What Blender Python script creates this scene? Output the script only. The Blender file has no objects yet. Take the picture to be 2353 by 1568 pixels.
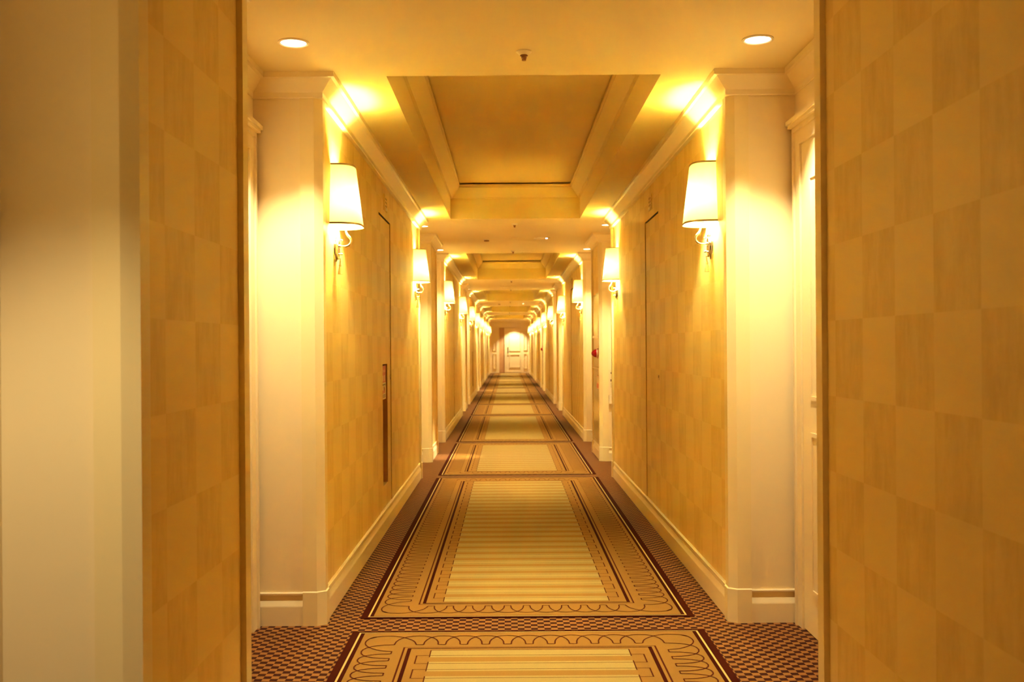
import bpy, bmesh, math, random
from mathutils import Vector, Matrix
random.seed(7)
SC = bpy.context.scene
COL = SC.collection
PI = math.pi

# ------------------------------------------------------------------ layout (metres, camera at the origin, looking along +y)
CAMZ = 1.36
CX = 0.087            # centre line of the corridor
A = 0.991             # centre line -> face of the corner pilasters
AW = A + 0.020        # centre line -> papered wall
R = 1.330             # centre line -> back of the door recesses
HZ = 2.695            # ceiling
P = 9.317             # one bay of the corridor
L0, L1 = 4.872, 10.402   # long papered section
S0, S1 = 11.747, 12.827  # short papered section
YB, YE = 1.15, 51.4
ORD = ['first', 'second', 'third', 'fourth', 'fifth', 'sixth', 'seventh', 'eighth', 'ninth', 'tenth', 'eleventh', 'twelfth']

def bumps(s):
    out = []
    if s < 0:
        out += [(YB, YB + .04, 'behind', 0), (2.425, 3.51, 'short', 0)]
    else:
        out += [(YB, 3.51, 'short', 0)]
    for k in range(5):
        out.append((L0 + P * k, L1 + P * k, 'long', k))
        out.append((S0 + P * k, S1 + P * k, 'short', k + 1))
    return out

# ------------------------------------------------------------------ helpers
class MB:
    def __init__(self):
        self.v, self.f, self.m = [], [], []
    def face(self, pts, mi=0):
        b = len(self.v)
        self.v += [tuple(p) for p in pts]
        self.f.append(tuple(range(b, b + len(pts))))
        self.m.append(mi)
    def grid(self, rows, mi=0, closed=False, cap=False):
        b = len(self.v); n = len(rows[0])
        for r in rows: self.v += [tuple(p) for p in r]
        for i in range(len(rows) - 1):
            for j in range(n if closed else n - 1):
                k = (j + 1) % n
                self.f.append((b + i * n + j, b + i * n + k, b + (i + 1) * n + k, b + (i + 1) * n + j)); self.m.append(mi)
        if cap:
            self.f.append(tuple(b + j for j in range(n - 1, -1, -1))); self.m.append(mi)
            self.f.append(tuple(b + (len(rows) - 1) * n + j for j in range(n))); self.m.append(mi)
    def box(self, x0, x1, y0, y1, z0, z1, mi=0):
        if x0 > x1: x0, x1 = x1, x0
        if y0 > y1: y0, y1 = y1, y0
        p = [(x, y, z) for z in (z0, z1) for y in (y0, y1) for x in (x0, x1)]
        b = len(self.v); self.v += p
        for q in ((0, 2, 3, 1), (4, 5, 7, 6), (0, 1, 5, 4), (2, 6, 7, 3), (0, 4, 6, 2), (1, 3, 7, 5)):
            self.f.append(tuple(b + i for i in q)); self.m.append(mi)
    def prism(self, poly, z0, z1, mi=0):
        n = len(poly)
        self.grid([[(x, y, z0) for x, y in poly], [(x, y, z1) for x, y in poly]], mi, True, True)
    def lathe(self, prof, c=(0, 0, 0), n=24, mi=0, axis='z'):
        rows = []
        for r, h in prof:
            ring = []
            for i in range(n):
                a = 2 * PI * i / n
                x, y = r * math.cos(a), r * math.sin(a)
                if axis == 'z': ring.append((c[0] + x, c[1] + y, c[2] + h))
                elif axis == 'x': ring.append((c[0] + h, c[1] + x, c[2] + y))
            rows.append(ring)
        self.grid(rows, mi, True, True)
    def tube(self, pts, r, n=8, mi=0):
        pts = [Vector(p) for p in pts]
        rows = []; ref = None
        for i, p in enumerate(pts):
            d = (pts[min(i + 1, len(pts) - 1)] - pts[max(i - 1, 0)]).normalized()
            if ref is None:
                ref = Vector((0, 1, 0)) if abs(d.y) < .9 else Vector((1, 0, 0))
            u = (ref - d * ref.dot(d)).normalized(); ref = u
            w = d.cross(u)
            rr = r[i] if isinstance(r, (list, tuple)) else r
            rows.append([p + (u * math.cos(2 * PI * j / n) + w * math.sin(2 * PI * j / n)) * rr for j in range(n)])
        self.grid(rows, mi, True, True)
    def build(self, name, mats, parent=None, smooth=False, loc=None, bevel=0):
        me = bpy.data.meshes.new(name)
        me.from_pydata(self.v, [], self.f)
        for m in (mats if isinstance(mats, (list, tuple)) else [mats]): me.materials.append(m)
        me.polygons.foreach_set('material_index', self.m)
        bm = bmesh.new(); bm.from_mesh(me)
        bmesh.ops.remove_doubles(bm, verts=bm.verts, dist=1e-5)
        bmesh.ops.recalc_face_normals(bm, faces=bm.faces)
        bm.to_mesh(me); bm.free()
        if smooth:
            me.polygons.foreach_set('use_smooth', [True] * len(me.polygons))
            try: me.set_sharp_from_angle(angle=math.radians(38))
            except Exception: pass
        o = bpy.data.objects.new(name, me); COL.objects.link(o)
        if bevel:
            b = o.modifiers.new('bevel', 'BEVEL'); b.width = bevel; b.segments = 2; b.limit_method = 'ANGLE'
        if loc: o.location = loc
        if parent: o.parent = parent
        return o

def tag(o, label, cat, group=None, kind=None):
    o['label'] = label; o['category'] = cat
    if group: o['group'] = group
    if kind: o['kind'] = kind
    return o
def empty(name, loc=(0, 0, 0), rot=(0, 0, 0)):
    o = bpy.data.objects.new(name, None); COL.objects.link(o)
    o.empty_display_size = .1; o.location = loc; o.rotation_euler = rot
    return o
def copy_tree(o, parent=None):
    c = o.copy(); COL.objects.link(c)
    if parent: c.parent = parent
    for ch in list(o.children): copy_tree(ch, c)
    return c

def sweep(mb, prof, path, s, mi=0, closed=False, segs=None):
    """prof: (out, z); path: (u, y) walked along +y with the corridor towards -u; s: side."""
    n = len(path); rows = []
    for i, (u, y) in enumerate(path):
        def nrm(a, b):
            du, dy = b[0] - a[0], b[1] - a[1]; l = math.hypot(du, dy) or 1
            return (-dy / l, du / l)
        pv = path[i - 1] if (i > 0 or closed) else None
        nx = path[(i + 1) % n] if (i < n - 1 or closed) else None
        if pv is None: nn = nrm((u, y), nx); k = 1
        elif nx is None: nn = nrm(pv, (u, y)); k = 1
        else:
            a, b = nrm(pv, (u, y)), nrm((u, y), nx)
            d = 1 + a[0] * b[0] + a[1] * b[1]
            nn = ((a[0] + b[0]) / d, (a[1] + b[1]) / d); k = 1
        rows.append([(CX + s * (u + nn[0] * o), y + nn[1] * o, z) for o, z in prof])
    if closed: rows.append(rows[0])
    mb.grid(rows, mi)

# ------------------------------------------------------------------ materials
def new_mat(name):
    m = bpy.data.materials.new(name); m.use_nodes = True
    nt = m.node_tree; b = nt.nodes['Principled BSDF']
    return m, nt, b
def nd(nt, t, **kw):
    n = nt.nodes.new(t)
    for k, v in kw.items():
        if hasattr(n, k): setattr(n, k, v)
        else: n.inputs[k].default_value = v
    return n
def plain(name, col, rough=.5, metal=0, spec=.5, noise=0, nscale=12, bump=0, bscale=200):
    m, nt, b = new_mat(name)
    b.inputs['Base Color'].default_value = (*col, 1)
    b.inputs['Roughness'].default_value = rough; b.inputs['Metallic'].default_value = metal
    b.inputs['Specular IOR Level'].default_value = spec
    if noise or bump:
        geo = nd(nt, 'ShaderNodeNewGeometry')
    if noise:
        n = nd(nt, 'ShaderNodeTexNoise', Scale=nscale, Detail=3)
        nt.links.new(geo.outputs['Position'], n.inputs['Vector'])
        mx = nd(nt, 'ShaderNodeMix', data_type='RGBA')
        mx.inputs[6].default_value = (*[c * (1 - noise) for c in col], 1)
        mx.inputs[7].default_value = (*[min(1, c * (1 + noise)) for c in col], 1)
        nt.links.new(n.outputs['Fac'], mx.inputs[0]); nt.links.new(mx.outputs[2], b.inputs['Base Color'])
    if bump:
        n2 = nd(nt, 'ShaderNodeTexNoise', Scale=bscale, Detail=2)
        nt.links.new(geo.outputs['Position'], n2.inputs['Vector'])
        bp = nd(nt, 'ShaderNodeBump', Strength=bump, Distance=.002)
        nt.links.new(n2.outputs['Fac'], bp.inputs['Height']); nt.links.new(bp.outputs['Normal'], b.inputs['Normal'])
    return m

PAINT_C = (.80, .645, .365)
paint = plain('cream_paint', PAINT_C, .38, spec=.35, noise=.02, nscale=3, bump=.05, bscale=60)
post_paint = plain('post_paint', (.79, .63, .315), .36, spec=.35, noise=.02, nscale=3)
ceil_paint = plain('ceiling_paint', (.77, .605, .30), .7, spec=.2, noise=.015, nscale=2, bump=.06, bscale=120)
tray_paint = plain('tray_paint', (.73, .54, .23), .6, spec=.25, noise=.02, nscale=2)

def wallpaper(name, y0):
    m, nt, b = new_mat(name)
    L = nt.links.new
    geo = nd(nt, 'ShaderNodeNewGeometry')
    sep = nd(nt, 'ShaderNodeSeparateXYZ'); L(geo.outputs['Position'], sep.inputs[0])
    def lin(sock, off, sc):
        a = nd(nt, 'ShaderNodeMath', operation='ADD'); L(sock, a.inputs[0]); a.inputs[1].default_value = off
        c = nd(nt, 'ShaderNodeMath', operation='MULTIPLY'); L(a.outputs[0], c.inputs[0]); c.inputs[1].default_value = sc
        return c.outputs[0]
    yy = lin(sep.outputs['Y'], -y0 + .257 * 200, 1 / .257)
    zz = lin(sep.outputs['Z'], -1.95 + .255 * 200, 1 / .255)
    cb = nd(nt, 'ShaderNodeCombineXYZ', X=.5); L(yy, cb.inputs[1]); L(zz, cb.inputs[2])
    ck = nd(nt, 'ShaderNodeTexChecker', Scale=1.0); L(cb.outputs[0], ck.inputs['Vector'])
    ck.inputs['Color1'].default_value = (0, 0, 0, 1); ck.inputs['Color2'].default_value = (1, 1, 1, 1)
    mp = nd(nt, 'ShaderNodeMapping'); mp.inputs['Scale'].default_value = (14, 17, 5); L(geo.outputs['Position'], mp.inputs[0])
    ns = nd(nt, 'ShaderNodeTexNoise', Scale=1.0, Detail=5, Roughness=.7); L(mp.outputs[0], ns.inputs['Vector'])
    rp = nd(nt, 'ShaderNodeValToRGB'); L(ns.outputs['Fac'], rp.inputs[0])
    rp.color_ramp.elements[0].position = .34; rp.color_ramp.elements[0].color = (.68, .462, .145, 1)
    rp.color_ramp.elements[1].position = .62; rp.color_ramp.elements[1].color = (.76, .54, .188, 1)
    mx = nd(nt, 'ShaderNodeMix', data_type='RGBA')
    L(ck.outputs['Color'], mx.inputs[0])
    mx.inputs[6].default_value = (.78, .565, .205, 1); L(rp.outputs[0], mx.inputs[7])
    L(mx.outputs[2], b.inputs['Base Color'])
    b.inputs['Roughness'].default_value = .48; b.inputs['Specular IOR Level'].default_value = .3
    return m
paper_l = wallpaper('wallpaper_left', 2.945 + .257)
paper_r = wallpaper('wallpaper_right', 3.336)

def carpet():
    m, nt, b = new_mat('checker_carpet')
    L = nt.links.new
    geo = nd(nt, 'ShaderNodeNewGeometry')
    sep = nd(nt, 'ShaderNodeSeparateXYZ'); L(geo.outputs['Position'], sep.inputs[0])
    def lin(sock, off, sc):
        a = nd(nt, 'ShaderNodeMath', operation='ADD'); L(sock, a.inputs[0]); a.inputs[1].default_value = off
        c = nd(nt, 'ShaderNodeMath', operation='MULTIPLY'); L(a.outputs[0], c.inputs[0]); c.inputs[1].default_value = sc
        return c.outputs[0]
    xx = lin(sep.outputs['X'], .032 * 400 - CX + .016, 1 / .032)
    yy = lin(sep.outputs['Y'], .0325 * 400 - 4.776, 1 / .0325)
    cb = nd(nt, 'ShaderNodeCombineXYZ', Z=.5); L(xx, cb.inputs[0]); L(yy, cb.inputs[1])
    ck = nd(nt, 'ShaderNodeTexChecker', Scale=1.0); L(cb.outputs[0], ck.inputs['Vector'])
    ck.inputs['Color1'].default_value = (.036, .0042, .0012, 1); ck.inputs['Color2'].default_value = (.26, .108, .025, 1)
    ns = nd(nt, 'ShaderNodeTexNoise', Scale=260, Detail=2); L(geo.outputs['Position'], ns.inputs['Vector'])
    mr = nd(nt, 'ShaderNodeMapRange'); L(ns.outputs['Fac'], mr.inputs[0]); mr.inputs[3].default_value = .78; mr.inputs[4].default_value = 1.18
    mx = nd(nt, 'ShaderNodeVectorMath', operation='SCALE'); L(ck.outputs['Color'], mx.inputs[0]); L(mr.outputs[0], mx.inputs['Scale'])
    L(mx.outputs[0], b.inputs['Base Color'])
    b.inputs['Roughness'].default_value = .95; b.inputs['Specular IOR Level'].default_value = .05
    b.inputs['Sheen Weight'].default_value = .05
    return m
checker = carpet()
def wool(name, col):
    return plain(name, col, .95, spec=.04, noise=.16, nscale=230)
w_dark = wool('carpet_dark_brown', (.042, .005, .0014))
w_line = wool('carpet_line_brown', (.075, .012, .004))
w_tan = wool('carpet_tan', (.27, .13, .026))
w_gold = wool('carpet_gold', (.52, .35, .11))
w_cream = wool('carpet_cream', (.345, .235, .072))
w_gap = wool('carpet_honey', (.285, .145, .030))

chrome = plain('polished_nickel', (.80, .74, .62), .16, 1.0)
silver_trim = plain('shade_trim', (.42, .30, .14), .42, 1.0)
brass_dark = plain('dark_bronze', (.20, .10, .04), .35, 1.0)
rope_m = plain('rope', (.42, .30, .14), .8)
tassel_m = plain('tassel_thread', (.50, .34, .14), .75)
jamb_shade = plain('door_edge', (.48, .27, .09), .6)  # brown stands for the wall tone in shade on the jambs
dark_gap = plain('dark_gap', (.04, .015, .005), .8)
niche_m = plain('niche_brown', (.36, .14, .035), .6)  # recess shadow put into the brown; the sill keeps the wallpaper
sign_red = plain('sign_red', (.55, .06, .03), .4)
sign_cream = plain('sign_cream', (.72, .58, .34), .4)
sign_ink = plain('sign_ink', (.09, .03, .02), .5)
sign_pink = plain('sign_pink', (.75, .42, .25), .35)
white_plastic = plain('ivory_plastic', (.74, .62, .40), .4)
brown_plastic = plain('sprinkler_bronze', (.30, .13, .05), .4, .6)
red_plastic = plain('red_lens', (.26, .0015, .003), .14, spec=.5)
lacquer = plain('cabinet_lacquer', (.70, .55, .28), .16, spec=.5)
wood_red = plain('reddish_wood', (.55, .30, .12), .45, noise=.12, nscale=5)

LAMP = (1.06, 1.10, .52)
DOWN = (1.0, .875, .58)
def emit(name, col, st):
    m = bpy.data.materials.new(name); m.use_nodes = True; nt = m.node_tree
    for n in list(nt.nodes): nt.nodes.remove(n)
    e = nd(nt, 'ShaderNodeEmission', Strength=st); e.inputs[0].default_value = (*col, 1)
    o = nd(nt, 'ShaderNodeOutputMaterial'); nt.links.new(e.outputs[0], o.inputs[0])
    return m
bulb_m = emit('bulb_glow', LAMP, 2350)
lens_m = emit('downlight_glow', (1, .88, .66), 14)
def shade_mat():
    m = bpy.data.materials.new('pleated_shade'); m.use_nodes = True; nt = m.node_tree
    for n in list(nt.nodes): nt.nodes.remove(n)
    d = nd(nt, 'ShaderNodeBsdfDiffuse'); d.inputs[0].default_value = (.50, .44, .30, 1)
    t = nd(nt, 'ShaderNodeBsdfTranslucent'); t.inputs[0].default_value = (.95, .84, .46, 1)
    mx = nd(nt, 'ShaderNodeMixShader'); mx.inputs[0].default_value = .031
    nt.links.new(d.outputs[0], mx.inputs[1]); nt.links.new(t.outputs[0], mx.inputs[2])
    o = nd(nt, 'ShaderNodeOutputMaterial'); nt.links.new(mx.outputs[0], o.inputs[0])
    return m
shade_m = shade_mat()

# ------------------------------------------------------------------ floor
mb = MB()
mb.face([(CX - 1.6, YB - .3, 0), (CX + 1.6, YB - .3, 0), (CX + 1.6, YE + .5, 0), (CX - 1.6, YE + .5, 0)])
tag(mb.build('floor', checker), 'corridor floor carpeted in small brown and tan checks', 'floor', kind='structure')

# ------------------------------------------------------------------ walls, posts, baseboards, crown mouldings
DOOR_Z = 2.338
def flush_door_span(s, y0):
    return (y0 + 2.30, y0 + 3.005) if s < 0 else (y0 + 2.36, y0 + 3.06)
POST = lambda y, d: [(A + .107, y), (A + .039, y), (A, y + d * .028), (A, y + d * .092), (AW + .03, y + d * .092), (AW + .03, y + d * .04), (A + .107, y + d * .04)]
BASEP = [(-.004, .162), (.010, .162), (.014, .157), (.013, .149), (.006, .145), (.006, .124), (.017, .097), (.018, .092), (.018, 0), (-.004, 0)]
CROWN = [(-.06, .112), (.004, .112), (.007, .108), (.007, .086), (.009, .082), (.054, .034), (.058, .029), (.074, .026), (.074, -.002)]
trim_n = [0]
def trim_name():
    trim_n[0] += 1; return 'trim_%d' % trim_n[0]
door_n = [0]
def door_name():
    door_n[0] += 1; return 'door_%d' % door_n[0]

for s, side, paper in ((-1, 'left', paper_l), (1, 'right', paper_r)):
    W = MB(); B = MB(); C = MB()
    X = lambda u: CX + s * u
    bl = bumps(s)
    def wq(u0, y0, u1, y1, mi, z0=0, z1=HZ):
        W.face([(X(u0), y0, z0), (X(u1), y1, z0), (X(u1), y1, z1), (X(u0), y0, z1)], mi)
    crown_path = [(A, YB)]
    for i, (y0, y1, kind, k) in enumerate(bl):
        ya, yb = y0 + .016, y1 - .016
        if i == 0: ya = YB
        if kind == 'long':
            d0, d1 = flush_door_span(s, y0)
            wq(AW, ya, AW, d0, 1); wq(AW, d1, AW, yb, 1)
            wq(AW, d0, AW, d1, 1, 0, .155); wq(AW, d0, AW, d1, 1, DOOR_Z, HZ)
            # jambs and backing of the flush door opening, coloured as if in shade
            for yy in (d0, d1): W.face([(X(AW), yy, .155), (X(AW + .06), yy, .155), (X(AW + .06), yy, DOOR_Z), (X(AW), yy, DOOR_Z)], 3)
            for zz in (.155, DOOR_Z): W.face([(X(AW), d0, zz), (X(AW + .06), d0, zz), (X(AW + .06), d1, zz), (X(AW), d1, zz)], 2)
            W.face([(X(AW + .06), d0, .155), (X(AW + .06), d1, .155), (X(AW + .06), d1, DOOR_Z), (X(AW + .06), d0, DOOR_Z)], 2)
        else:
            wq(AW, ya, AW, yb, 1)
        if i > 0: wq(R, ya, AW, ya, 0)
        wq(AW, yb, R, yb, 0)
        yn = bl[i + 1][0] + .016 if i + 1 < len(bl) else YE + .2
        wq(R, yb, R, yn, 0)
        # baseboards
        yp0 = y0 + .092 if i > 0 else YB
        if kind != 'behind': sweep(B, BASEP, [(AW, yp0), (AW, y1 - .092)], s)
        sweep(B, BASEP, [(A + .107, yb), (R, yb)], s)
        if i > 0: sweep(B, BASEP, [(R, ya), (A + .107, ya)], s)
        # crown path
        if i > 0: crown_path += [(R, y0), (A, y0)]
        crown_path += [(A, y1), (R, y1)]
        # corner posts
        for j, (yy, d) in enumerate(((y0, 1), (y1, -1))):
            if i == 0 and j == 0: continue
            if kind == 'behind': continue
            if s > 0 and y0 < 0 and j == 0: continue
            p = MB(); p.prism([(X(u), y) for u, y in POST(yy, d)], 0, HZ - .05)
            where = ('near', 'far')[j]
            sec = 'nearest short' if (kind == 'short' and k == 0) else '%s %s' % (ORD[k if kind == 'long' else k - 1], kind)
            po = p.build(trim_name(), post_paint)
            tag(po, 'cream corner post, %s end of the %s papered section on the %s' % (where, sec, side), 'corner post', 'cream corner posts', 'structure')
            q = MB()
            off = [(A + .107, yy - d * .006), (A + .036, yy - d * .006), (A - .006, yy + d * .025), (A - .006, yy + d * .094), (AW + .03, yy + d * .094), (AW + .03, yy + d * .05), (A + .107, yy + d * .05)]
            q.prism([(X(u), y) for u, y in off], 0, .163)
            q.grid([[(X(u), y, .163) for u, y in off], [(X(u), y, .168) for u, y in POST(yy, d)]], 0, True)
            q.build('plinth', post_paint, po)
    crown_path += [(R, YE), (0, YE)]
    sweep(C, [(o, HZ - d) for o, d in CROWN], crown_path, s)
    tag(W.build('wall_' + side, [paint, paper, dark_gap, jamb_shade]), '%s corridor wall with checkered cream wallpaper and painted door recesses' % side, 'wall', kind='structure')
    tag(B.build('baseboard_' + side, paint), 'moulded cream baseboard along the %s wall' % side, 'baseboard', kind='structure')
    tag(C.build(trim_name(), paint), 'cream crown moulding stepping in and out along the %s wall' % side, 'crown moulding', kind='structure')

    # flush papered doors
    X = lambda u: CX + s * u
    UL = AW + .006
    for k in range(5):
        y0 = L0 + P * k
        d0, d1 = flush_door_span(s, y0)
        niche = (s < 0 and k in (0, 2))
        if s < 0: a0, a1 = d0 + .0006, d1 - .009
        else: a0, a1 = d0 + .0006, d1 - .009
        z0, z1 = .158, DOOR_Z - .011
        D = MB()
        def dq(ya, yb, za, zb, u=UL, mi=0):
            D.face([(X(u), ya, za), (X(u), yb, za), (X(u), yb, zb), (X(u), ya, zb)], mi)
        if niche:
            n0, n1, m0, m1 = y0 + 2.515, y0 + 2.80, .325, 1.235
            dq(a0, n0, z0, z1); dq(n1, a1, z0, z1); dq(n0, n1, z0, m0); dq(n0, n1, m1, z1)
            ud = UL + .045
            D.face([(X(UL), n0, m0), (X(ud), n0, m0), (X(ud), n0, m1), (X(UL), n0, m1)], 1)
            D.face([(X(UL), n1, m0), (X(ud), n1, m0), (X(ud), n1, m1), (X(UL), n1, m1)], 1)
            D.face([(X(UL), n0, m1), (X(ud), n0, m1), (X(ud), n1, m1), (X(UL), n1, m1)], 1)
            D.face([(X(UL), n0, m0), (X(ud), n0, m0), (X(ud), n1, m0), (X(UL), n1, m0)], 0)
            dq(n0, n1, m0, m1, ud, 1)
        else:
            dq(a0, a1, z0, z1)
        for yy in (a0, a1): D.face([(X(UL), yy, z0), (X(UL + .045), yy, z0), (X(UL + .045), yy, z1), (X(UL), yy, z1)], 2)
        for zz in (z0, z1): D.face([(X(UL), a0, zz), (X(UL + .045), a0, zz), (X(UL + .045), a1, zz), (X(UL), a1, zz)], 2)
        lab = 'flush wallpapered door with dark seam in the %s long section, %s wall' % (ORD[k], side)
        if niche: lab = 'flush wallpapered door with a tall recess and red sign, %s long section, left' % ORD[k]
        do = D.build(door_name(), [paper, niche_m, dark_gap])
        tag(do, lab, 'door', 'flush papered doors', 'structure')
        # latch
        yl = (d1 - .016) if s < 0 else d0 - .02 + .05
        T = MB()
        T.box(X(UL - .003), X(UL + .002), yl - .010, yl + .010, 1.108, 1.146, 1)
        T.box(X(UL - .010), X(UL - .003), yl - .004, yl + .006, 1.124, 1.142, 0)
        T.build('latch', [chrome, brass_dark], do)
        if niche:
            sg = MB(); us = UL + .010
            n0 += .012; n1 -= .012
            sg.box(X(us), X(us + .006), n0, n1, 1.095, 1.222, 0)
            sg.box(X(us), X(us + .006), n0, n1, .968, 1.095, 1)
            uf = us - .0006
            def mark(ya, yb, za, zb, mi): sg.box(X(uf), X(us), n0 + ya * (n1 - n0), n0 + yb * (n1 - n0), za, zb, mi)
            for q in range(4):       # row of characters on the red field
                b0 = .14 + q * .19
                mark(b0, b0 + .13, 1.185, 1.188, 3); mark(b0, b0 + .13, 1.176, 1.179, 3)
                mark(b0, b0 + .03, 1.172, 1.190, 3); mark(b0 + .09, b0 + .13, 1.170, 1.190, 3)
            mark(.22, .40, 1.106, 1.148, 3); mark(.58, .76, 1.104, 1.150, 3)
            for q in range(5): mark(.10 + q * .16, .19 + q * .16, 1.072, 1.084, 2)
            mark(.2, .42, 1.012, 1.036, 4); mark(.52, .74, 1.014, 1.056, 4); mark(.50, .60, 1.036, 1.066, 2)
            for r_ in range(3):
                for q in range(4): mark(.12 + q * .2, .27 + q * .2, .980 + r_ * .0095, .985 + r_ * .0095, 2)
            sg.build('sign', [sign_red, sign_cream, sign_ink, sign_pink, sign_red], do)
        # vent plate over the door
        V = MB()
        yc = y0 + 2.69 if s < 0 else y0 + 2.74
        v0, v1, w0, w1 = yc - .095, yc + .095, 2.395, 2.515
        V.box(X(AW - .006), X(AW + .001), v0, v1, w0, w1, 0)
        V.box(X(AW - .0062), X(AW - .002), v0 + .008, v0 + .012, w0 + .006, w1 - .006, 1)  # dark strip paints the shadow along the plate's edge
        for r_ in range(3):
            for c_ in range(2):
                V.lathe([(0.001, 0), (.0075, 0), (.0075, -s * .0012), (.001, -s * .0012)], (X(AW - .006), yc - .02 + c_ * .05, 2.432 + r_ * .027), 10, 1, 'x')
        V.box(X(AW - .0105), X(AW - .006), yc - .03, yc + .05, w0 + .006, w0 + .024, 2)
        vo = V.build('vent_plate', [paper, dark_gap, white_plastic])
        tag(vo, 'small slotted plate with six holes above the %s flush door, %s wall' % (ORD[k], side), 'wall plate', 'wall plates above flush doors')

    # panelled room doors in the recesses
    rec = [(3.51, L0), (L1, S0), (S1, L0 + P)]
    for j, (e, n) in enumerate(rec):
        c0, c1 = e + .10, n - .022
        dn = empty(door_name(), (X(R), (c0 + c1) / 2, 0))
        dn['kind'] = 'structure'
        tag(dn, 'cream panelled room door in the %s recess of the %s wall' % (ORD[j], side), 'door', 'recessed room doors', 'structure')
        yc = (c0 + c1) / 2
        def bx(m, u0, u1, ya, yb, za, zb): m.box(s * (u0 - R), s * (u1 - R), ya - yc, yb - yc, za, zb)
        F = MB()
        for u, t in ((R - .018, .09), (R - .028, .022)):
            bx(F, u, R, c0, c0 + t, 0, 2.41 - t); bx(F, u, R, c1 - t, c1, 0, 2.41 - t); bx(F, u, R, c0, c1, 2.41 - t, 2.41)
        bx(F, R - .045, R, c0 - .012, c1 + .008, 2.41, 2.425); bx(F, R - .055, R, c0 - .015, c1 + .01, 2.425, 2.445)
        F.build('frame', paint, dn)
        Lf = MB(); bx(Lf, R - .008, R, c0 + .092, c1 - .092, .006, 2.318)
        for za, zb in ((.20, .95), (1.10, 2.15)):
            ya, yb = c0 + .22, c1 - .22
            bx(Lf, R - .014, R, ya, yb, za, za + .02); bx(Lf, R - .014, R, ya, yb, zb - .02, zb)
            bx(Lf, R - .014, R, ya, ya + .02, za + .02, zb - .02); bx(Lf, R - .014, R, yb - .02, yb, za + .02, zb - .02)
        Lf.build('panel', paint, dn)
        H = MB()
        bx(H, R - .012, R - .008, c0 + .13, c0 + .17, .94, 1.14)
        H.tube([(s * (-.02), c0 + .15 - yc, 1.03), (s * (-.055), c0 + .15 - yc, 1.03), (s * (-.055), c0 + .26 - yc, 1.03)], .008)
        H.build('handle', chrome, dn)

# ------------------------------------------------------------------ ceiling with trays
TW = .675
cl = MB()
ty = [(L0 + P * k + .026, L1 + P * k - .012) for k in range(5)]
yy = YB - .3
for a, b in ty:
    cl.face([(CX - 1.6, yy, HZ), (CX + 1.6, yy, HZ), (CX + 1.6, a, HZ), (CX - 1.6, a, HZ)])
    for q in (-1, 1): cl.face([(CX + q * TW, a, HZ), (CX + q * 1.6, a, HZ), (CX + q * 1.6, b, HZ), (CX + q * TW, b, HZ)])
    yy = b
cl.face([(CX - 1.6, yy, HZ), (CX + 1.6, yy, HZ), (CX + 1.6, YE + .2, HZ), (CX - 1.6, YE + .2, HZ)])
TZ = HZ + .362
for a, b in ty:
    ring = [(CX - TW, a), (CX + TW, a), (CX + TW, b), (CX - TW, b)]
    cl.grid([[(x, y, HZ) for x, y in ring], [(x, y, TZ) for x, y in ring]], 0, True)
    cl.face([(x, y, TZ) for x, y in ring], 1)
tag(cl.build('ceiling', [ceil_paint, tray_paint]), 'cream ceiling with long recessed trays over the papered sections', 'ceiling', kind='structure')
for k, (a, b) in enumerate(ty):
    m = MB()
    prof = [(0, .212), (.020, .214), (.022, .222), (.092, .312), (.092, .322), (.104, .326), (.104, .345), (.098, .346), (0, .30)]
    rows = []
    for o, z in prof:
        rows.append([(CX - TW + o, a + o, HZ + z), (CX + TW - o, a + o, HZ + z), (CX + TW - o, b - o, HZ + z), (CX - TW + o, b - o, HZ + z)])
    m.grid(rows, 0, True)
    tag(m.build(trim_name(), ceil_paint), 'sloped moulding around the %s recessed ceiling tray from the front' % ORD[k], 'tray moulding', 'ceiling tray mouldings', 'structure')

# ------------------------------------------------------------------ end of the corridor
OX0, OX1, OZ, RD = -.447, .69, 2.34, .10
e = MB()
def eq(x0, x1, z0, z1): e.box(x0, x1, YE, YE + RD, z0, z1)
eq(CX - R - .25, OX0, 0, HZ); eq(OX1, CX + R + .25, 0, HZ); eq(OX0, OX1, OZ, HZ)
eo = e.build('wall_end', paint)
tag(eo, 'cream panelled wall closing the far end of the corridor around a recessed door', 'wall', kind='structure')
t = MB()
for x0, x1 in ((CX - AW + .17, OX0 - .12), (OX1 + .12, CX + AW - .11)):
    for z0, z1 in ((.22, 1.0), (1.16, 2.1)):
        for q in ((x0, x1, z0, z0 + .025), (x0, x1, z1 - .025, z1), (x0, x0 + .025, z0 + .025, z1 - .025), (x1 - .025, x1, z0 + .025, z1 - .025)):
            t.box(q[0], q[1], YE - .028, YE + .002, q[2], q[3])
t.build('panel_moulding', paint, eo)
v = MB(); v.box(OX0, OX1, YE + RD, YE + RD + .1, 0, OZ + .1)
tag(v.build('wall_recess', paint), 'shaded back of the recess around the far end door', 'wall', kind='structure')
v = MB(); v.box(OX0, -.185, YE + RD - .03, YE + RD + .002, .02, OZ)
tag(v.build(trim_name(), wood_red), 'reddish brown wall panel left of the far end door', 'wall panel', kind='structure')
fd = empty(door_name(), (.302, YE + RD, 0))
tag(fd, 'cream panelled door at the far end under a bright spot of light', 'door', kind='structure')
m = MB()
m.box(-.475, -.388, -.07, 0, .02, OZ - .002); m.box(-.388, .386, -.07, 0, .02, .10); m.build('frame', paint, fd)
m = MB(); m.box(-.386, .384, -.05, 0, .10, 2.325)
for z0, z1 in ((.28, .98), (1.13, 2.2)):
    for q in ((-.22, .33, z0, z0 + .045), (-.22, .33, z1 - .045, z1), (-.22, -.175, z0 + .045, z1 - .045), (.285, .33, z0 + .045, z1 - .045)): m.box(q[0], q[1], -.078, -.048, q[2], q[3])
m.build('panel', paint, fd)
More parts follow.
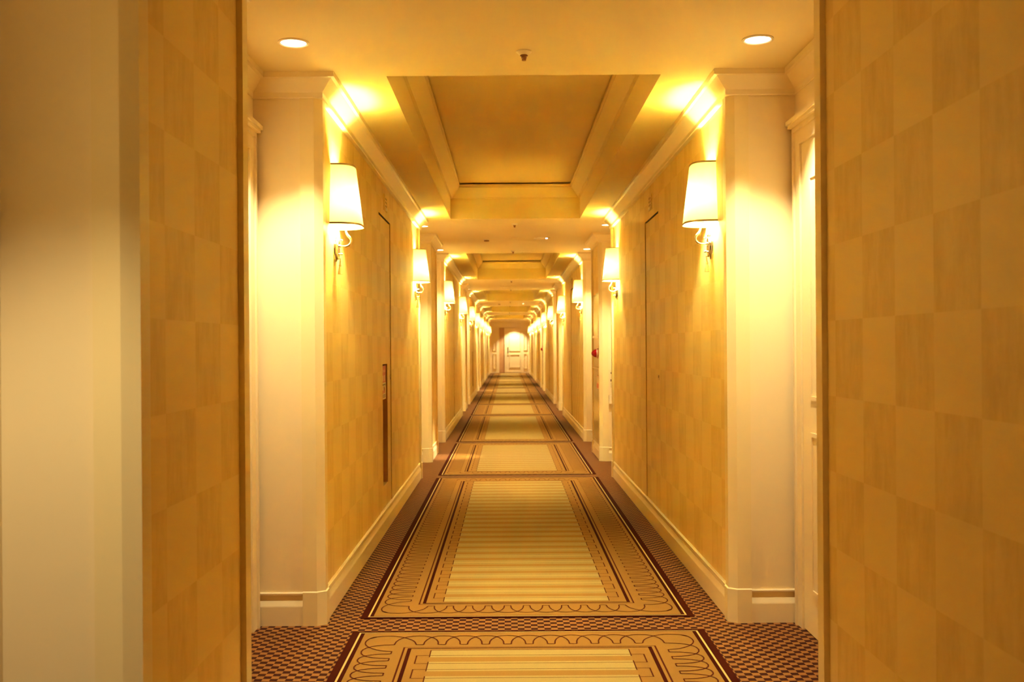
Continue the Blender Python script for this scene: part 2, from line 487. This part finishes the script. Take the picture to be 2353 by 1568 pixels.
m = MB(); m.box(-.32, -.28, -.065, -.05, 1.03, 1.34); m.tube([(-.30, -.06, 1.08), (-.30, -.11, 1.08), (-.21, -.11, 1.08)], .012); m.build('handle', brass_dark, fd)

# ------------------------------------------------------------------ woven panels of the carpet
RW = 1.674
def rug(y0, y1, label, group, detail=True):
    Lr = y1 - y0; m = MB(); W2 = RW / 2; z = .004
    m.box(-W2, W2, 0, Lr, 0.0005, z, 0)
    lay = [0.0]
    def rect(ex, ey, mi):
        lay[0] += .0002
        zz = z + lay[0]
        m.face([(-W2 + ex, ey, zz), (W2 - ex, ey, zz), (W2 - ex, Lr - ey, zz), (-W2 + ex, Lr - ey, zz)], mi)
    rect(.035, .022, 2); rect(.044, .030, 0); rect(.062, .036, 1)
    rect(.268, .258, 4); rect(.276, .264, 1); rect(.289, .274, 0); rect(.306, .284, 1)
    zt = z + lay[0] + .0002
    zl = zt + .0003
    def ribbon(pts, w, zz=zl, mi=4):
        rows = []
        for i, p in enumerate(pts):
            a = Vector(pts[max(i - 1, 0)]); b_ = Vector(pts[min(i + 1, len(pts) - 1)])
            d = b_ - a
            if d.length < 1e-9: d = Vector((1, 0))
            d.normalize(); nx = Vector((-d.y, d.x)) * w / 2
            rows.append([(p[0] + nx.x, p[1] + nx.y, zz), (p[0] - nx.x, p[1] - nx.y, zz)])
        m.grid(rows, mi)
    def quad(x0, x1, ya, yb, mi, zz=zt): m.face([(x0, ya, zz), (x1, ya, zz), (x1, yb, zz), (x0, yb, zz)], mi)
    E, Fk = .396, .342
    xe, xf = W2 - E, W2 - Fk
    # striped centre: cream bands, thin cream lines, honey bands
    n = max(2, round((Lr - .62 + .115) / .186)); per = (Lr - .62 + .115) / n; cr = per - .115
    for i in range(n):
        c0 = .31 + i * per; c1 = c0 + cr
        quad(-xe, xe, c0, c1, 3)
        quad(-xe, xe, c0 - .0045, c0, 4); quad(-xe, xe, c1, c1 + .0045, 4)
        a0 = c0 - .026 if i > 0 else c0; a1 = c1 + .026 if i < n - 1 else c1
        if i > 0: quad(-xe, xe, a0, c0 - .0045, 3)
        if i < n - 1: quad(-xe, xe, c1 + .0045, a1, 3)
        for q in (-1, 1): quad(q * xe - .0025, q * xe + .0025, a0, a1, 4, zl)
        if i < n - 1:
            quad(-xe, xe, a1, c1 + .115 - .026, 5)
            nx = c1 + .115
            for q in (-1, 1):
                ribbon([(q * xe, c1 + .002), (q * xf, c1 + .002)], .0045)
                ribbon([(q * xe, nx - .002), (q * xf, nx - .002)], .0045)
                quad(min(q * xf, q * (xf + .006)), max(q * xf, q * (xf + .006)), c1, nx, 4, zl)
    # scalloped garland
    I, O = .222, .086
    seg = 12 if detail else 7
    def chain(T, put):
        """T: run between the two inner corners; put(t, out) -> point"""
        nf = max(3, round((T - .2 - .033) / .097) + 1); p = (T - .2 - .033) / (nf - 1)
        st = [.1 + i * p for i in range(nf)]
        def arch(a, b_):
            pts = []
            for i in range(seg + 1):
                th = PI * i / seg
                pts.append(put((a + b_) / 2 - (b_ - a) / 2 * math.copysign(abs(math.cos(th)) ** .9, math.cos(th)), (I - O) * math.sin(th) ** .85))
            ribbon(pts, .0062)
        for a in st: ribbon([put(a, 0), put(a + .033, 0)], .0055)
        for i in range(nf - 2): arch(st[i] + .033, st[i + 2])
        arch(0, st[1]); arch(st[-2] + .033, T)
    for q in (-1, 1):
        chain(Lr - 2 * I, lambda t, o, q=q: (q * (W2 - I + o), I + t))
    for q in (0, 1):
        chain(RW - 2 * I, lambda t, o, q=q: (-W2 + I + t, (I - o) if q == 0 else (Lr - I + o)))
    cp = [(.222, .322), (.165, .305), (.115, .262), (.090, .215), (.086, .165), (.100, .118), (.125, .098)]
    cp = cp + [(y, x) for x, y in cp[::-1]]
    sm = []
    for i in range(len(cp) - 1):
        p0, p1, p2, p3 = (Vector(cp[max(0, min(len(cp) - 1, i + d))]) for d in (-1, 0, 1, 2))
        for k in range(4):
            t_ = k / 4
            sm.append(.5 * ((2 * p1) + (p2 - p0) * t_ + (2 * p0 - 5 * p1 + 4 * p2 - p3) * t_ ** 2 + (3 * p1 - p0 - 3 * p2 + p3) * t_ ** 3))
    sm.append(Vector(cp[-1]))
    for qx in (-1, 1):
        for qy in (0, 1):
            ribbon([(qx * (W2 - p.x), p.y if qy == 0 else Lr - p.y) for p in sm], .006)
    me_v = m
    me = bpy.data.meshes.new('patterned_rug')
    me.from_pydata(me_v.v, [], me_v.f)
    for mt in (w_dark, w_tan, w_gold, w_cream, w_line, w_gap): me.materials.append(mt)
    me.polygons.foreach_set('material_index', me_v.m)
    o = bpy.data.objects.new('patterned_rug', me); COL.objects.link(o)
    o.location = (CX + .002, y0, 0)
    tag(o, label, 'rug', group)
    return o
long0, long1 = 4.985, 10.317
short0, short1 = 10.55, 14.01
rugs = [(1.25, 4.755, 'short', 0)]
for k in range(5):
    rugs.append((long0 + 9.275 * k, long1 + 9.29 * k, 'long', k))
    if k < 4: rugs.append((short0 + 9.29 * k, short1 + 9.275 * k, 'short', k + 1))
rugs.append((short0 + 9.29 * 4, 51.1, 'short', 5))
for i, (a, b_, kind, k) in enumerate(rugs):
    lab = ('striped patterned carpet panel cut off by the bottom of the photo' if i == 0 else
           '%s striped carpet panel with scalloped border, %s from the front' % (kind, ORD[i]))
    rug(a, b_, lab, 'striped carpet panels', i < 3)

# ------------------------------------------------------------------ wall sconces
def dshape(rad, t):
    a = PI * t
    return (rad * abs(math.sin(a)) ** .70, -rad * math.copysign(abs(math.cos(a)) ** .70, math.cos(a)))
def make_sconce():
    """local: wall plane at x=0, sticking out along +x; z is world height"""
    r = empty('wall_sconce')
    zb, zt, rb, rt = 2.008, 2.330, .152, .113
    n = 32
    sh = MB(); rows = []
    for z, rad in ((zb, rb), (zb + .11, rb - .0133), (zb + .22, rb - .0267), (zt, rt)):
        rows.append([dshape(rad, i / n) + (z,) for i in range(n + 1)])
    sh.grid(rows, 0)
    sh.build('lamp_shade', shade_m, r, True)
    for z, rad, hgt in ((zb - .001, rb + .0006, .010), (zt - .008, rt + .0012, .009)):
        tr = MB(); rows = []
        for dz, dr in ((0, .001), (hgt, .001), (hgt, -.0015), (0, -.0015), (0, .001)):
            rows.append([dshape(rad + dr, i / n) + (z + dz,) for i in range(n + 1)])
        tr.grid(rows, 0); tr.build('shade_trim', silver_trim, r, True)
    bp = MB(); rows = []
    for k_, (sc, x) in enumerate(((1.0, 0.001), (1.0, .008), (.93, .012), (.80, .013), (.78, .020), (.70, .024))):
        rows.append([(x, .042 * sc * math.cos(2 * PI * i / 28), 1.888 + .068 * sc * math.sin(2 * PI * i / 28)) for i in range(28)])
    bp.grid(rows, 0, True, True); bp.build('back_plate', chrome, r, True)
    for z in (1.936, 1.862):
        pg = MB(); pg.tube([(.022, 0, z), (.040, 0, z), (.044, 0, z)], [.005, .005, .003], 10); pg.build('peg', chrome, r, True)
    pg = MB(); pg.tube([(.022, 0, 1.904), (.032, 0, 1.904)], [.011, .010], 12); pg.build('arm_socket', chrome, r, True)
    ar = MB()
    cp = [(.026, 1.904), (.045, 1.903), (.060, 1.9035), (.075, 1.909), (.086, 1.921), (.089, 1.934), (.085, 1.947), (.075, 1.958), (.066, 1.970), (.061, 1.985), (.060, 2.005), (.060, 2.045)]
    ar.tube([(x, 0, z) for x, z in cp], [.0055] * 6 + [.0065, .0075, .0062, .0052, .0050, .0050], 10)
    ar.build('arm', chrome, r, True)
    ho = MB(); ho.lathe([(.020, 0), (.022, .006), (.015, .012), (.015, .07), (.012, .075)], (.058, 0, 2.02), 16)
    ho.build('bulb_holder', white_plastic, r, True)
    bu = MB()
    prof = [(.001, -.04), (.012, -.036), (.019, -.020), (.027, .002), (.027, .018), (.018, .032), (.001, .037)]
    bu.lathe(prof, (.056, 0, 2.135), 10); bu.build('bulb', bulb_m, r, True)
    ro = MB(); pts = []
    for i in range(15):     # loop of twisted rope round the plate, ending in the tassel
        a = PI / 2 + PI * i / 14
        pts.append((.018, -.046 * -math.cos(a) * 1.0, 1.895 + .060 * math.sin(a)))
    pts += [(.030, -.012, 1.838), (.030, 0, 1.825), (.028, .002, 1.806)]
    ro.tube(pts, [.0035 + .0009 * (i % 2) for i in range(len(pts))], 8)
    for i in range(9):
        ro.lathe([(.0015, 0), (.0042, .0013), (.0015, .0026)], (.0285, .002, 1.803 + i * .0028), 8)
    ro.build('rope', rope_m, r, True)
    ta = MB()
    ta.lathe([(.002, .012), (.0065, .010), (.0075, .003), (.0055, 0), (.0075, -.006), (.0125, -.034), (.0135, -.042), (.001, -.042)], (.0285, .003, 1.796), 14)
    ta.build('tassel', tassel_m, r, True)
    return r
proto = make_sconce(); first = True
for s, side in ((-1, 'left'), (1, 'right')):
    j = 0
    for k in range(5):
        for yy in (5.335, 9.915):
            o = proto if first else copy_tree(proto); first = False
            o.location = (CX + s * AW, yy + P * k, 0)
            o.rotation_euler = (0, 0, 0 if s < 0 else PI)
            tag(o, 'lit half cone wall sconce on the %s wall, %s counting from the front' % (side, ORD[j]), 'wall lamp', 'lit wall sconces')
            j += 1

# ------------------------------------------------------------------ ceiling downlights
def make_downlight():
    r = empty('ceiling_downlight')
    m = MB(); m.lathe([(.055, .004), (.055, -.003), (.060, -.006), (.068, -.004), (.068, .003)], (0, 0, 0), 32)
    m.build('trim_ring', white_plastic, r, True)
    m = MB(); m.lathe([(.001, -.0015), (.0535, -.0015), (.0535, .004), (.001, .004)], (0, 0, 0), 28)
    m.build('lens', lens_m, r)
    return r
def spot(loc, power, size, blend, col, target=None, rad=.03, name='downlight_beam'):
    l = bpy.data.lights.new(name, 'SPOT'); l.energy = power; l.spot_size = math.radians(size); l.spot_blend = blend
    l.color = col; l.shadow_soft_size = rad
    o = bpy.data.objects.new(name, l); COL.objects.link(o); o.location = loc
    if target:
        d = Vector(target) - Vector(loc); o.rotation_euler = d.to_track_quat('-Z', 'Y').to_euler()
    return o
DL = [(-1, 1.43), (-1, 4.345), (1, 4.345)]
for k in range(5):
    for yy in (10.95, 13.65):
        if yy + P * k < 50.5: DL += [(-1, yy + P * k), (1, yy + P * k)]
pd = make_downlight(); first = True; cnt = {-1: 0, 1: 0}
for s, y in DL:
    o = pd if first else copy_tree(pd); first = False
    o.location = (CX + s * 1.013, y, HZ - .001)
    side = 'left' if s < 0 else 'right'
    if y < 2: lab = 'round recessed downlight above the nearest left recess, outside the frame'
    else:
        lab = 'bright round ceiling downlight over the %s door recess on the %s' % (ORD[cnt[s]], side); cnt[s] += 1
    tag(o, lab, 'downlight', 'recessed ceiling downlights')
    spot((CX + s * 1.013, y, HZ - .014), 190 if y > 2 else 138, 94, .5, DOWN, rad=.02)
o = copy_tree(pd); o.location = (.34, YE - .50, HZ - .001); tag(o, 'round downlight in front of the far end door', 'downlight', 'recessed ceiling downlights')
spot((.34, YE - .50, HZ - .014), 430, 94, .5, DOWN)

# ------------------------------------------------------------------ sprinklers, detectors, ceiling plates
def make_sprinkler():
    r = empty('ceiling_sprinkler')
    m = MB(); m.lathe([(.036, .002), (.035, -.004), (.024, -.014), (.019, -.018), (.001, -.018)], (0, 0, 0), 24); m.build('flange', white_plastic, r, True)
    m = MB(); m.lathe([(.017, -.018), (.018, -.021), (.012, -.023), (.012, -.028), (.013, -.030), (.010, -.034), (.010, -.042), (.001, -.042)], (0, 0, 0), 18); m.build('nozzle', brown_plastic, r, True)
    return r
sp = make_sprinkler(); first = True; j = 0
for k in range(5):
    for yy, w in ((4.50, 'before'), (10.80, 'behind')):
        o = sp if first else copy_tree(sp); first = False
        o.location = (CX - .005, yy + P * k, HZ)
        tag(o, 'small ceiling sprinkler just %s the %s recessed tray' % (w, ORD[k]), 'sprinkler', 'ceiling sprinklers')
for q, yy in ((0, 12.36), (2, 12.36 + 2 * P)):
    r = empty('smoke_detector', (-.255, yy, HZ))
    w = 'nearest' if q == 0 else 'farther'
    tag(r, 'dark slotted smoke detector on the ceiling, the %s one' % w, 'smoke detector', 'smoke detectors')
    m = MB(); m.lathe([(.042, .002), (.042, -.006), (.036, -.012), (.001, -.012)], (0, 0, 0), 24); m.build('base', white_plastic, r, True)
    m = MB(); m.lathe([(.029, -.012), (.029, -.020), (.022, -.028), (.001, -.030)], (0, 0, 0), 20)
    for i in range(8):
        a = i * PI / 4; m.box(.028 * math.cos(a) - .004, .028 * math.cos(a) + .004, .028 * math.sin(a) - .004, .028 * math.sin(a) + .004, -.026, -.012)
    m.build('sensor', brown_plastic, r, True)
    m = MB(); m.lathe([(.062, .002), (.062, -.003), (.055, -.006), (.001, -.006)], (0, 0, 0), 28)
    tag(m.build('ceiling_plate', ceil_paint, None, True, (.085, yy - .1, HZ)), 'flat round cover plate on the ceiling beside the %s smoke detector' % w, 'cover plate', 'round ceiling cover plates')
    r = empty('ceiling_spotlight', (.43, yy - .1, HZ))
    tag(r, 'wide round recessed spotlight right of the %s smoke detector' % w, 'spotlight', 'recessed ceiling spotlights')
    m = MB(); m.lathe([(.075, .002), (.080, -.004), (.098, -.008), (.100, .002)], (0, 0, 0), 32); m.build('trim_ring', white_plastic, r, True)
    m = MB(); m.lathe([(.001, -.001), (.074, -.001), (.074, .003), (.001, .003)], (0, 0, 0), 28); m.build('plate', white_plastic, r)
    m = MB(); m.lathe([(.001, -.014), (.011, -.012), (.012, -.004), (.001, -.002)], (.055, -.03, 0), 12); m.build('bulb', lens_m, r, True)
    spot((.40, yy - .1, HZ - .035), 1150, 18, 1.0, DOWN, (-.73, yy - .05, 0), .02, 'spotlight_beam')
m = MB(); m.box(-.23, .23, -.23, .23, -.004, .001)
m.box(-.245, -.235, -.245, .245, -.006, .001); m.box(.235, .245, -.245, .245, -.006, .001); m.box(-.235, .235, -.245, -.235, -.006, .001); m.box(-.235, .235, .235, .245, -.006, .001)
tag(m.build('ceiling_hatch', ceil_paint, None, False, (.09, 22.2, HZ)), 'square access hatch in the ceiling between the second and third trays', 'hatch')

# ------------------------------------------------------------------ hydrant cabinets, alarm lamps, notice board on the right
for q in (0, 2):
    yo = P * q
    w = 'nearer' if q == 0 else 'farther'
    xf = CX + AW
    r = empty('hydrant_cabinet', (xf, 12.29 + yo, 0))
    tag(r, 'tall cream fire hydrant cabinet on the right wall, the %s one' % w, 'cabinet', 'hydrant cabinets')
    ya, yb = -.425, .425
    m = MB()
    m.box(-.012, .002, ya, yb, .175, .20); m.box(-.012, .002, ya, ya + .03, .20, 2.0); m.box(-.012, .002, yb - .03, yb, .20, 2.0)
    m.box(-.016, .002, ya, yb, 1.075, 1.10); m.box(-.016, .002, ya, yb, 1.455, 1.49); m.box(-.012, .002, ya, yb, 1.98, 2.0)
    m.build('frame', lacquer, r)
    m = MB(); m.box(-.008, .002, ya + .03, yb - .03, 1.104, 1.452); m.build('lamp_panel', lacquer, r)
    m = MB(); m.box(-.008, .002, ya + .03, yb - .03, 1.494, 1.98); m.build('top_panel', lacquer, r)
    d = MB(); d.box(-.010, .002, ya + .03, yb - .03, .20, 1.07); dd = d.build('door', lacquer, r)
    m = MB(); m.box(-.0120, -.010, -.38, -.08, .84, 1.0, 0); m.box(-.0126, -.012, -.36, -.10, .92, .985, 1); m.box(-.0126, -.012, -.34, -.12, .855, .905, 2)
    m.build('sign', [sign_pink, sign_cream, sign_red], dd)
    m = MB(); m.box(-.016, -.010, .30, .34, .72, .80); m.build('handle', chrome, dd)
    al = empty('alarm_lamp', (xf - .0095, 11.985 + yo, 1.272))
    tag(al, 'red domed alarm lamp on the %s hydrant cabinet, right wall' % w, 'alarm lamp', 'red alarm lamps')
    m = MB(); m.lathe([(.062, 0), (.062, -.018), (.052, -.024), (.001, -.024)], (0, 0, 0), 28, 0, 'x'); m.build('base', sign_pink, al, True)
    m = MB(); m.lathe([(.050, -.024), (.050, -.032), (.044, -.050), (.034, -.066), (.020, -.078), (.008, -.083), (.001, -.084)], (0, 0, 0), 28, 0, 'x'); m.build('lens', red_plastic, al, True)
nb = empty('notice_board', (1.30, S0 + .012, 0))
tag(nb, 'cream printed notice hanging in the second right recess', 'notice')
m = MB(); m.box(-.115, .112, -.014, -.002, .782, 1.082); m.build('board', sign_cream, nb)
m = MB()
for x0, x1, z0, z1 in ((-.09, .08, 1.045, 1.052), (-.09, .08, 1.030, 1.036), (-.09, -.07, 1.03, 1.05), (.02, .04, 1.03, 1.05)): m.box(x0, x1, -.0150, -.0138, z0, z1)
for i in range(5): m.box(-.092 + i * .034, -.066 + i * .034, -.0150, -.0138, .940, .968)
for i in range(4): m.box(-.092, .085, -.0150, -.0138, .916 - i * .014, .919 - i * .014)
m.build('print', sign_ink, nb)
m = MB(); m.box(-.112, .110, -.035, -.002, .675, .778); m.build('leaflet_box', white_plastic, nb, False, None, .004)

# ------------------------------------------------------------------ camera, world, render look
w = bpy.data.worlds.new('World'); SC.world = w; w.use_nodes = True
w.node_tree.nodes['Background'].inputs[0].default_value = (.0, .0, .0, 1)
w.node_tree.nodes['Background'].inputs[1].default_value = 0
cam = bpy.data.cameras.new('Camera'); co = bpy.data.objects.new('Camera', cam); COL.objects.link(co)
F = 2288.0
cam.sensor_width = 36; cam.sensor_fit = 'HORIZONTAL'; cam.lens = 36 * F / 2353
cam.shift_x = (1176.5 - 1166.9) / 2353; cam.shift_y = (797 - 784) / 2353
cam.clip_start = .05; cam.clip_end = 200
co.location = (0, 0, CAMZ)
co.rotation_euler = (Matrix.Rotation(PI / 2, 4, 'X') @ Matrix.Rotation(-.0070, 4, 'Z')).to_euler()
cam.dof.use_dof = True; cam.dof.focus_distance = 5.4; cam.dof.aperture_fstop = 4.5
SC.camera = co
vs = SC.view_settings
vs.view_transform = 'Standard'; vs.look = 'None'; vs.exposure = 0.0; vs.gamma = 1.0; vs.use_curve_mapping = False
cy = SC.cycles
cy.use_denoising = True
cy.max_bounces = 8; cy.diffuse_bounces = 6; cy.glossy_bounces = 3; cy.transmission_bounces = 4
cy.sample_clamp_indirect = 0.0; cy.caustics_reflective = False; cy.caustics_refractive = False
cy.use_light_tree = True
